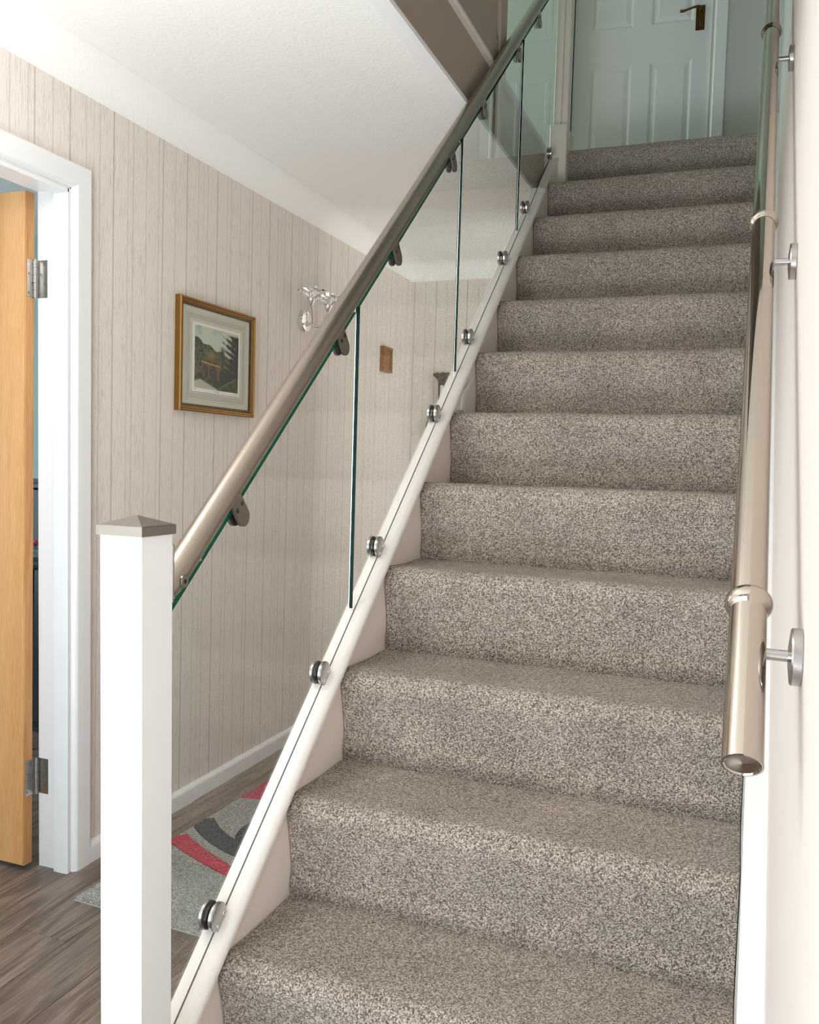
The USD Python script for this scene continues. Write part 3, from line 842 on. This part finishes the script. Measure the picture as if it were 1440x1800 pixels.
for yy in (y1_, y2_, y3_):
    t_ = np.linspace(-1.25, 1.25, 15)
    part(h2, 'joint_ring', lathe([(HR * .98, -.0115)] + [(HR * .93 + .0062 * math.cos(a_) * 1.1, .0105 * math.sin(a_)) for a_ in t_] + [(HR * .98, .0115)], tube_pt(yy), UD, 48), 'steel', 40, label='bulged steel joint ring')
for r_ in (1143, 460, 105):
    yy = RH[r_]
    p0 = tube_pt(yy)
    bk = part(h2, 'wall_bracket', tube((XH + .010, p0[1], p0[2] - .002), (XR - .004, p0[1], p0[2] - .002), .0058, 24), 'satin', 40, label='satin steel bracket arm')
    part(bk, 'wall_rose', lathe([(.0001, 0), (.0275, 0), (.0282, .0012), (.0282, .0088), (.0270, .0104), (.012, .0122), (.0001, .0126)], (XR - .0002, p0[1], p0[2] - .002), (-1, 0, 0), 48), 'satin', 30, label='round satin steel wall plate')

# ------------------------------------------------------------------ landing door
d2 = thing('door_2', 'white six panel door with aged brass handle at the top of the stairs', 'door', (LX0, YF, FLOOR2), kind='structure')
ang = math.radians(4.2)
DW, DH = .688, 1.975
def door_pt(u, w_, z):
    """u along the leaf from the hinge, w_ out of its front face"""
    c_, s_ = math.cos(ang), math.sin(ang)
    return (LX0 + .006 + u * c_ + w_ * s_, YF + .022 + u * s_ - w_ * c_, FLOOR2 + .008 + z)
def leaf_box(u0, u1, w0, w1, z0, z1, ch=0.):
    m = bx(u0, u1, w0, w1, z0, z1, ch)
    m.vertices = np.array([door_pt(*p) for p in m.vertices])
    m.fix_normals()
    return m
u_st = [(.088, .302), (.386, .600)]
z_rows = [(.205, .735), (.915, 1.475), (1.565, 1.86)]
hole = [sbox(a_, z0, b_, z1) for a_, b_ in u_st for z0, z1 in z_rows]
face = sbox(0, 0, DW, DH).difference(unary_union(hole))
m = extrude(face, .009)
v = m.vertices.copy()
m.vertices = np.array([door_pt(p[0], p[2] - .009, p[1]) for p in v]); m.fix_normals()
part(d2, 'leaf', cat_(m, leaf_box(0, DW, -.038, -.009, 0, DH)), 'trim', False)
for a_, b_ in u_st:
    for z0, z1 in z_rows:
        # moulded surround sloping in, then a raised field
        ring_in = [(a_, z0), (b_, z0), (b_, z1), (a_, z1)]
        def rect(ins, w_):
            return [(a_ + ins, z0 + ins, w_), (b_ - ins, z0 + ins, w_), (b_ - ins, z1 - ins, w_), (a_ + ins, z1 - ins, w_)]
        L = rect(0, 0) + rect(.006, -.001) + rect(.016, -.0085) + rect(.020, -.0085) + rect(.040, -.0015) + rect(.044, -.0015)
        f = []
        for k in range(5):
            for i in range(4):
                j = (i + 1) % 4
                f += [(4 * k + i, 4 * k + j, 4 * k + 4 + j), (4 * k + i, 4 * k + 4 + j, 4 * k + 4 + i)]
        f += [(20, 21, 22), (20, 22, 23)]
        vv = np.array([door_pt(p[0], p[2], p[1]) for p in L])
        pm = trimesh.Trimesh(vv, f, process=False)
        if pm.face_normals[-1][1] > 0:
            pm.invert()
        part(d2, 'panel', pm, 'trim', False)
hx = .628
plm = leaf_box(hx - .022, hx + .022, 0, .004, .868, .990, .0015)
hd = part(d2, 'handle', plm, 'brass', False, label='aged brass lever handle on a rectangular plate')
pts = [door_pt(hx - .002, .004, .965), door_pt(hx - .002, .03, .965), door_pt(hx - .010, .042, .966), door_pt(hx - .03, .046, .964), door_pt(hx - .06, .044, .956), door_pt(hx - .085, .044, .950), door_pt(hx - .098, .044, .952)]
part(hd, 'lever', path_tube(pts, [.009, .008, .007, .0055, .005, .0065, .008], 14), 'brass', 50)
part(hd, 'keyhole', cat_(leaf_box(hx - .002, hx + .002, .0035, .0055, .885, .905), leaf_box(hx - .004, hx + .004, .0035, .0055, .900, .908)), 'chrome', False)
t6 = thing('trim_6', 'white door casing around the panelled landing door', 'door frame', (LX1, YF, FLOOR2), kind='structure')
for xx0, xx1 in ((LX1 + .008, LX1 + .066), (LX0 - .066, LX0 - .008)):
    part(t6, 'architrave', bx(xx0, xx1, YF - .018, YF, FLOOR2 - .002, LZ1 + .066, .003), 'trim', False)
part(t6, 'architrave', bx(LX0 - .066, LX1 + .066, YF - .018, YF, LZ1 + .008, LZ1 + .066, .003), 'trim', False)
part(t6, 'lining', cat_(bx(LX1, LX1 + .012, YF - .006, YF + .1, FLOOR2 - .002, LZ1), bx(LX0 - .012, LX0, YF - .006, YF + .1, FLOOR2 - .002, LZ1)), 'string', False)
part(t6, 'rebate', bx(LX1 - .012, LX1, YF + .055, YF + .1, FLOOR2 - .002, LZ1), 'string', False)
t7 = thing('trim_7', 'narrow white upright casing at the far right of the landing', 'casing', (.85, YF, FLOOR2), kind='structure')
part(t7, 'casing', bx(.825, .96, YF - .02, YF, FLOOR2 + .4, LZ1 + .06, .003), 'trim', False)
bl = thing('wall_beyond', 'dark wall of the room behind the landing door', 'wall', (0, YF + .9, FLOOR2), kind='structure')
part(bl, 'plaster_face', cat_(bx(-1, 1.6, YF + .9, YF + 1, FLOOR2 - .1, CEIL2), bx(-1, 1.6, YF + .1, YF + .9, FLOOR2 - .1, FLOOR2 - .002), bx(-1.1, -1, YF + .1, YF + 1, FLOOR2 - .1, CEIL2), bx(1.6, 1.7, YF + .1, YF + 1, FLOOR2 - .1, CEIL2), bx(-1.1, 1.7, YF + .1, YF + 1, CEIL2, CEIL2 + .05)), 'wall_up', False)

# ------------------------------------------------------------------ framed picture
py0, py1, pz0, pz1 = .990, 1.470, 1.405, 1.790
FT = .024
pic = thing('framed_picture', 'gilt framed watercolour print of a bridge among trees in a cream mount', 'picture', (XL, (py0 + py1) / 2, (pz0 + pz1) / 2))
fpf = [(0, 0), (0, FT - .004), (.003, FT), (.007, FT), (.010, FT - .004), (.014, FT - .0035), (.0185, FT - .008), (.021, FT - .010), (.021, .008), (.021, 0)]
P = np.array(fpf); n = len(P)
ring = []
for yy, zz, sy, sz in ((py0, pz0, 1, 1), (py1, pz0, -1, 1), (py1, pz1, -1, -1), (py0, pz1, 1, -1)):
    ring.append(np.stack([XL + P[:, 1], yy + sy * P[:, 0], zz + sz * P[:, 0]], 1))
for k in range(4):
    v = np.vstack([ring[k], ring[(k + 1) % 4]])
    f = []
    for i in range(n):
        j = (i + 1) % n
        f += [(i, n + i, n + j), (i, n + j, j)]
    m = trimesh.Trimesh(v, f, process=False); m.fix_normals()
    if m.volume < 0:
        m.invert()
    part(pic, 'frame_rail', m, 'gold', 30)
slip = sbox(py0 + .0195, pz0 + .0195, py1 - .0195, pz1 - .0195)
part(pic, 'slip', ex_x(slip.difference(slip.buffer(-.0055, join_style=2)), XL + .009, XL + .0145), 'slip', False, label='dark brown inner slip')
part(pic, 'mount', bx(XL + .001, XL + .009, py0 + .018, py1 - .018, pz0 + .018, pz1 - .018), 'matboard', False, label='cream mount board')
my, mz = (py0 + py1) / 2, (pz0 + pz1) / 2
def frame_ring(hy_, hz, w, xo, t_=.0006, oz=0.):
    o_ = sbox(my - hy_, mz - hz + oz, my + hy_, mz + hz + oz)
    return ex_x(o_.difference(o_.buffer(-w, join_style=2)), XL + .009, XL + .009 + xo)
IW, IH = .136, .112
ring_parts = [('wash_band', frame_ring(.186, .148, .018, .0003), 'mat_band')]
for nm, mm, mt_ in ring_parts:
    part(pic, nm, mm, mt_, False)
for hy_, hz in ((.192, .154), (.160, .124), (.168, .130)):
    part(pic, 'mount_line', frame_ring(hy_, hz, .0016, .0004), 'mat_line', False)
part(pic, 'print_paper', bx(XL + .009, XL + .0096, my - .149, my + .149, mz - .121, mz + .117), 'paper', False)
# the print: painted per vertex
nu, nv = 190, 150
uu, vv_ = np.meshgrid(np.linspace(0, 1, nu), np.linspace(0, 1, nv), indexing='ij')
def nz(s, seed, sx=1., sy=1.):
    return fbm(np.stack([uu * s * sx, vv_ * s * sy, np.full_like(uu, seed * 1.7)], -1), 4, seed)
def mixc(c, col, w):
    return c * (1 - w[..., None]) + np.array(col) * w[..., None]
def sstep(a_, b_, x_):
    t_ = np.clip((x_ - a_) / (b_ - a_), 0, 1); return t_ * t_ * (3 - 2 * t_)
img = np.ones((nu, nv, 3)) * np.array(lin('#cfd0c0'))
sky = nz(4, 1)
img = mixc(img, lin('#8fa3a6'), sstep(.45, .62, sky) * sstep(.72, .95, vv_) * sstep(.75, .2, uu))
hill = .80 - .30 * uu + .05 * (nz(9, 2) - .5) + .02 * np.sin(uu * 24)
w_h = sstep(.012, -.012, vv_ - hill)
img = mixc(img, lin('#6d6a3c'), w_h)
n3 = nz(30, 3); n4 = nz(16, 4)
img = mixc(img, lin('#39391f'), w_h * sstep(.48, .66, n3))
img = mixc(img, lin('#8d8452'), w_h * sstep(.56, .72, nz(26, 6)) * .7)
img = mixc(img, lin('#22241a'), w_h * sstep(.30, .12, vv_) * .8)
# mid slope and house tones
img = mixc(img, lin('#a08a55'), np.exp(-(((uu - .36) / .09) ** 2 + ((vv_ - .55) / .07) ** 2)) * .8)
img = mixc(img, lin('#7e4a2b'), sstep(.5, .62, nz(20, 8)) * np.exp(-(((uu - .60) / .14) ** 2 + ((vv_ - .50) / .06) ** 2)))
img = mixc(img, lin('#1c2017'), np.exp(-(((uu - .62) / .05) ** 2 + ((vv_ - .63) / .10) ** 2)) * (vv_ < .74))
# bridge deck with two arches
deck = .43 - .10 * (uu - .2)
br = (uu > .17) & (uu < .56) & (vv_ < deck) & (vv_ > .16)
img = mixc(img, lin('#8a6a3c'), br * (.75 + .25 * n4))
img = mixc(img, lin('#c0a067'), ((np.abs(vv_ - deck) < .012) & (uu > .15) & (uu < .57)) * .9)
for c0, rr in ((.24, .055), (.41, .085)):
    arch = (np.abs(uu - c0) < rr) & (vv_ < deck - .05 - rr * .9 + np.sqrt(np.maximum(0, rr ** 2 - (uu - c0) ** 2)) * 1.35) & (vv_ > .05)
    img = mixc(img, lin('#33352c'), arch * (.7 + .3 * n3))
    img = mixc(img, lin('#7d7f72'), arch * sstep(.55, .65, n3) * .6)
# pool, foreground bank
img = mixc(img, lin('#c9c6b4'), sstep(.02, -.02, vv_ - (.15 - .34 * np.abs(uu - .12))) * .9)
bank = .02 + .52 * np.clip(uu - .52, 0, 1)
img = mixc(img, lin('#20241c'), sstep(.0, -.03, vv_ - .33) * sstep(.54, .58, uu) * (1 - sstep(.0, -.02, vv_ - bank)))
img = mixc(img, lin('#596032'), sstep(.005, -.012, vv_ - bank) * (uu > .5))
img = mixc(img, lin('#3b4122'), sstep(.005, -.012, vv_ - bank) * (uu > .5) * sstep(.5, .62, n3))
img = mixc(img, lin('#a9a67c'), np.exp(-((vv_ - bank) / .008) ** 2) * (uu > .52) * .8)
# dark fir on the right
fir = sstep(.60 + .25 * (1 - vv_) * .3, .98, uu + .35 * (nz(22, 9, 1, .6) - .5) + .10 * np.sin(vv_ * 60 + uu * 25)) * sstep(.22, .3, vv_) * sstep(.97, .93, vv_)
img = mixc(img, lin('#14181a'), np.clip(fir * 1.6, 0, 1))
iy0, iy1, iz0, iz1 = my - .139, my + .139, mz - .108, mz + .109
V = np.stack([np.full_like(uu, XL + .0099), iy0 + uu * (iy1 - iy0), iz0 + vv_ * (iz1 - iz0)], -1).reshape(-1, 3)
idx = np.arange(nu * nv).reshape(nu, nv)
q0, q1, q2, q3 = idx[:-1, :-1].ravel(), idx[1:, :-1].ravel(), idx[1:, 1:].ravel(), idx[:-1, 1:].ravel()
F = np.vstack([np.stack([q0, q1, q2], 1), np.stack([q0, q2, q3], 1)])
M['print'] = mat('watercolour_print', {'a': ('attribute', {'attribute': 'artwork'}), 'p': ('principled_bsdf', {'roughness': .7})}, [('a.color', 'p.base_color')])
pp = part(pic, 'print', (V, F), 'print', False, label='watercolour of an arched bridge, house and dark fir')
UsdGeom.PrimvarsAPI(stage.GetPrimAtPath(pp)).CreatePrimvar('artwork', Sdf.ValueTypeNames.Color3fArray, 'vertex').Set(Vt.Vec3fArray.FromNumpy((np.clip(img, 0, 1) ** 1.35 * .95).reshape(-1, 3).astype(np.float32)))
ink = [bx(XL + .0096, XL + .0100, my - .01 + .0045 * k, my - .0075 + .0045 * k, iz0 - .0078, iz0 - .0050 + .001 * (k % 2)) for k in range(6)]
ink += [bx(XL + .0096, XL + .0100, iy1 - .03 + .005 * k, iy1 - .0275 + .005 * k, iz0 - .0066, iz0 - .0046) for k in range(5)]
ink += [bx(XL + .0096, XL + .0100, iy0, iy0 + .005, iz0 - .007, iz0 - .003)]
part(pic, 'pencil_marks', cat_(*ink), 'mat_line', False, kind='stuff')
pg = bx(XL + .0125, XL + .0131, py0 + .019, py1 - .019, pz0 + .019, pz1 - .019)
pg.update_faces(np.abs(pg.face_normals[:, 0]) > .9)
part(pic, 'glazing', pg, 'art_glass', False)

# ------------------------------------------------------------------ wall light
lc = np.array([XL, 1.892, 1.842])
wlm = thing('wall_light', 'chrome two arm wall light with clear crystal flower shades', 'wall light', lc)
part(wlm, 'wall_plate', lathe([(.0001, 0), (.046, 0), (.047, .003), (.047, .016), (.043, .021), (.030, .024), (.0001, .026)], lc, (1, 0, 0), 44), 'chrome', 30)
def arm(side):
    pts_ = []
    for t in np.linspace(0, 1, 22):
        pts_.append(lc + np.array([.02 + .060 * t + .02 * math.sin(math.pi * t), side * (.005 + .075 * t ** .9), -.005 - .02 * math.sin(math.pi * min(1, t * 1.3)) + .062 * t ** 2.2]))
    return np.array(pts_)
for s_ in (-1, 1):
    ap_ = arm(s_)
    an = part(wlm, 'arm', path_tube(ap_, .0050, 14), 'chrome', 50)
    e_ = ap_[-1]
    part(an, 'lamp_cup', lathe([(.006, -.006), (.010, .0), (.016, .014), (.0175, .022), (.0165, .024), (.012, .018)], e_, (0, 0, 1), 28), 'chrome', 40)
    sh = part(wlm, 'crystal_shade', lathe([(.0001, .014), (.013, .014), (.0165, .022), (.0225, .060), (.0235, .074), (.0195, .074), (.0165, .03), (.0001, .026)], e_, (0, 0, 1), 10), 'crystal', False, label='clear crystal tumbler shade')
    petals = []
    for k in range(6):
        a_ = k * math.pi / 3 + .3
        dv = np.array([math.cos(a_), math.sin(a_), 0])
        tv = np.array([-math.sin(a_), math.cos(a_), 0])
        c0 = e_ + np.array([0, 0, .024])
        pts_ = [c0 + dv * .014 + tv * .006, c0 + dv * .014 - tv * .006, c0 + dv * .038 + tv * .021 + np.array([0, 0, .020]), c0 + dv * .038 - tv * .021 + np.array([0, 0, .020]), c0 + dv * .058 + np.array([0, 0, .034]), c0 + dv * .040 + np.array([0, 0, .006]), c0 + dv * .030 + np.array([0, 0, .034]), c0 + dv * .050 + tv * .012 + np.array([0, 0, .036]), c0 + dv * .050 - tv * .012 + np.array([0, 0, .036])]
        petals.append(trimesh.convex.convex_hull(np.array(pts_)))
    part(sh, 'petal', cat_(*petals), 'crystal', False)

# ------------------------------------------------------------------ plaque on the papered wall
pq = np.array([XL, 2.812, 1.787])
pl_ = thing('wall_plaque', 'small square amber relief plaque on the papered wall', 'plaque', pq)
part(pl_, 'frame', ex_x(sbox(pq[1] - .062, pq[2] - .066, pq[1] + .062, pq[2] + .066).difference(sbox(pq[1] - .047, pq[2] - .051, pq[1] + .047, pq[2] + .051)), XL, XL + .022), 'amber', False)
gy, gz = np.meshgrid(np.linspace(-.047, .047, 26), np.linspace(-.051, .051, 26), indexing='ij')
gh = .010 + .010 * fbm(np.stack([gy * 60, gz * 60, gy * 0], -1), 3, 11) + .006 * np.exp(-((gy / .022) ** 2 + (gz / .028) ** 2))
V = np.stack([XL + gh, pq[1] + gy, pq[2] + gz], -1).reshape(-1, 3)
idx = np.arange(26 * 26).reshape(26, 26)
q0, q1, q2, q3 = idx[:-1, :-1].ravel(), idx[1:, :-1].ravel(), idx[1:, 1:].ravel(), idx[:-1, 1:].ravel()
part(pl_, 'relief', (V, np.vstack([np.stack([q0, q1, q2], 1), np.stack([q0, q2, q3], 1)])), 'amber', 40)

# ------------------------------------------------------------------ barometer on the end wall
bo = np.array([-.812, YF, 1.60])
ba = thing('barometer', 'dark banjo barometer with flared top on the end wall', 'barometer', bo)
def sym(pts_):
    return Polygon([(bo[0] + a_, bo[2] + b_) for a_, b_ in pts_] + [(bo[0] - a_, bo[2] + b_) for a_, b_ in reversed(pts_)])
body = sym([(.030, -.15), (.024, -.06), (.021, .03), (.023, .09), (.027, .115), (.054, .140), (.056, .150), (.030, .157), (.012, .150), (.008, .158)])
part(ba, 'body', ex_y(body, YF - .022, YF), 'bronze', False)
part(ba, 'scale_plate', bx(bo[0] - .010, bo[0] + .010, YF - .0245, YF - .022, bo[2] - .05, bo[2] + .085), 'paper', False, label='pale thermometer scale')
part(ba, 'thermometer_tube', tube((bo[0], YF - .026, bo[2] - .045), (bo[0], YF - .026, bo[2] + .075), .0025, 10), 'chrome', 40)
part(ba, 'finial', lathe([(.0001, .0), (.008, .002), (.009, .006), (.0001, .010)], (bo[0], YF - .022, bo[2] + .125), (0, -1, 0), 18), 'brass', 40)
dcn = np.array([bo[0] - .006, YF, bo[2] - .155])
part(ba, 'dial_case', lathe([(.0001, 0), (.088, 0), (.090, .01), (.086, .024), (.078, .028), (.074, .022), (.0001, .021)], dcn, (0, -1, 0), 44), 'bronze', 30)
part(ba, 'dial_face', lathe([(.0001, .0225), (.073, .0225), (.0735, .021)], dcn, (0, -1, 0), 44), 'paper', 30, label='pale round dial')
part(ba, 'pointer', bx(dcn[0] - .002, dcn[0] + .002, YF - .025, YF - .0235, dcn[2] - .02, dcn[2] + .055), 'dark', False)

# ------------------------------------------------------------------ rug with carved red and charcoal bands
rg = thing('patterned_rug', 'grey runner rug with carved red and charcoal curved bands on the plank floor', 'rug', (-.58, 1.1, 0))
ra = math.radians(-2.2)
def rp(a_, b_):
    """rug coordinates: a_ across, b_ along, from its near left corner"""
    c_, s_ = math.cos(ra), math.sin(ra)
    return (-.879 + a_ * c_ - b_ * s_ , .392 + a_ * s_ + b_ * c_)
def wrug(p):
    c_, s_ = math.cos(-ra), math.sin(-ra)
    x_, y_ = p[0] + .879, p[1] - .398
    return (x_ * c_ - y_ * s_, x_ * s_ + y_ * c_)
RW, RL = .60, 1.50
def rug_poly(pts_):
    return Polygon([rp(*q_) for q_ in pts_]).buffer(0)
def curve_band(ctrl, widths):
    ctrl = np.array(ctrl, float)
    t_ = np.linspace(0, 1, len(ctrl)); tt = np.linspace(0, 1, 30)
    from scipy.interpolate import CubicSpline
    c_ = CubicSpline(t_, ctrl)(tt); w_ = np.interp(tt, np.linspace(0, 1, len(widths)), widths)
    d_ = np.gradient(c_, axis=0); d_ /= np.linalg.norm(d_, axis=1)[:, None]
    nn = np.stack([-d_[:, 1], d_[:, 0]], 1)
    return Polygon(np.vstack([c_ + nn * w_[:, None], (c_ - nn * w_[:, None])[::-1]])).buffer(0)
whole = sbox(0, 0, RW, RL)
red1 = curve_band([(.0, .435), (.10, .385), (.28, .315), (.46, .275), (.62, .26)], [.036, .030, .024, .020, .018]).intersection(whole)
char1 = curve_band([(-.005, .585), (.10, .500), (.26, .435), (.44, .425), (.62, .47)], [.036, .036, .036, .04, .045]).intersection(whole)
char2 = curve_band([(.26, .46), (.19, .60), (.26, .72), (.42, .77), (.62, .74)], [.026, .040, .046, .046, .04]).intersection(whole)
red2 = Polygon([(0, .80), (.10, .825), (.20, .88), (.30, .96), (.33, 1.08), (.22, 1.05), (0, 1.06)]).intersection(whole)
red3 = curve_band([(0, 1.30), (.2, 1.24), (.4, 1.26), (.62, 1.34)], [.03, .026, .026, .03]).intersection(whole)
bands = [(red1, 'rug_red', 'red_band', 'red carved band'), (char1.union(char2), 'rug_char', 'charcoal_band', 'charcoal carved loop'), (red2, 'rug_red', 'red_band', 'red carved patch'), (red3, 'rug_red', 'red_band', 'red carved band')]
allb = unary_union([b_[0] for b_ in bands])
def rugmesh(poly, z1):
    P_ = affinity.affine_transform(poly, [math.cos(ra), -math.sin(ra), math.sin(ra), math.cos(ra), -.879, .392])
    return ex_z(P_, FZ + .0005, FZ + z1 - .002)
part(rg, 'backing', rugmesh(whole.buffer(.004), .004), 'rug_bind', False, label='pale bound edge')
part(rg, 'grey_pile', rugmesh(whole.difference(allb.buffer(.0025)), .013), 'rug_grey', False)
for poly, mt_, nm, lb in bands:
    part(rg, nm, rugmesh(poly.buffer(-.001), .0145), mt_, False, label=lb)

# ------------------------------------------------------------------ unseen pendant built around the hall light, out of frame
pn = thing('unseen_pendant_lamp', 'unseen white cord pendant holding the lamp that lights the hallway', 'pendant lamp', (-.45, -.46, CEIL))
part(pn, 'ceiling_rose', lathe([(.0001, 0), (.05, 0), (.048, .012), (.02, .024), (.0001, .026)], (-.45, -.46, CEIL), (0, 0, -1), 30), 'trim', 40)
part(pn, 'cord', tube((-.45, -.46, 2.225), (-.45, -.46, CEIL - .02), .004, 12), 'trim', 40)
part(pn, 'cap', lathe([(.035, 0), (.033, .02), (.012, .03), (.0001, .031)], (-.45, -.46, 2.201), (0, 0, 1), 28), 'satin', 40)
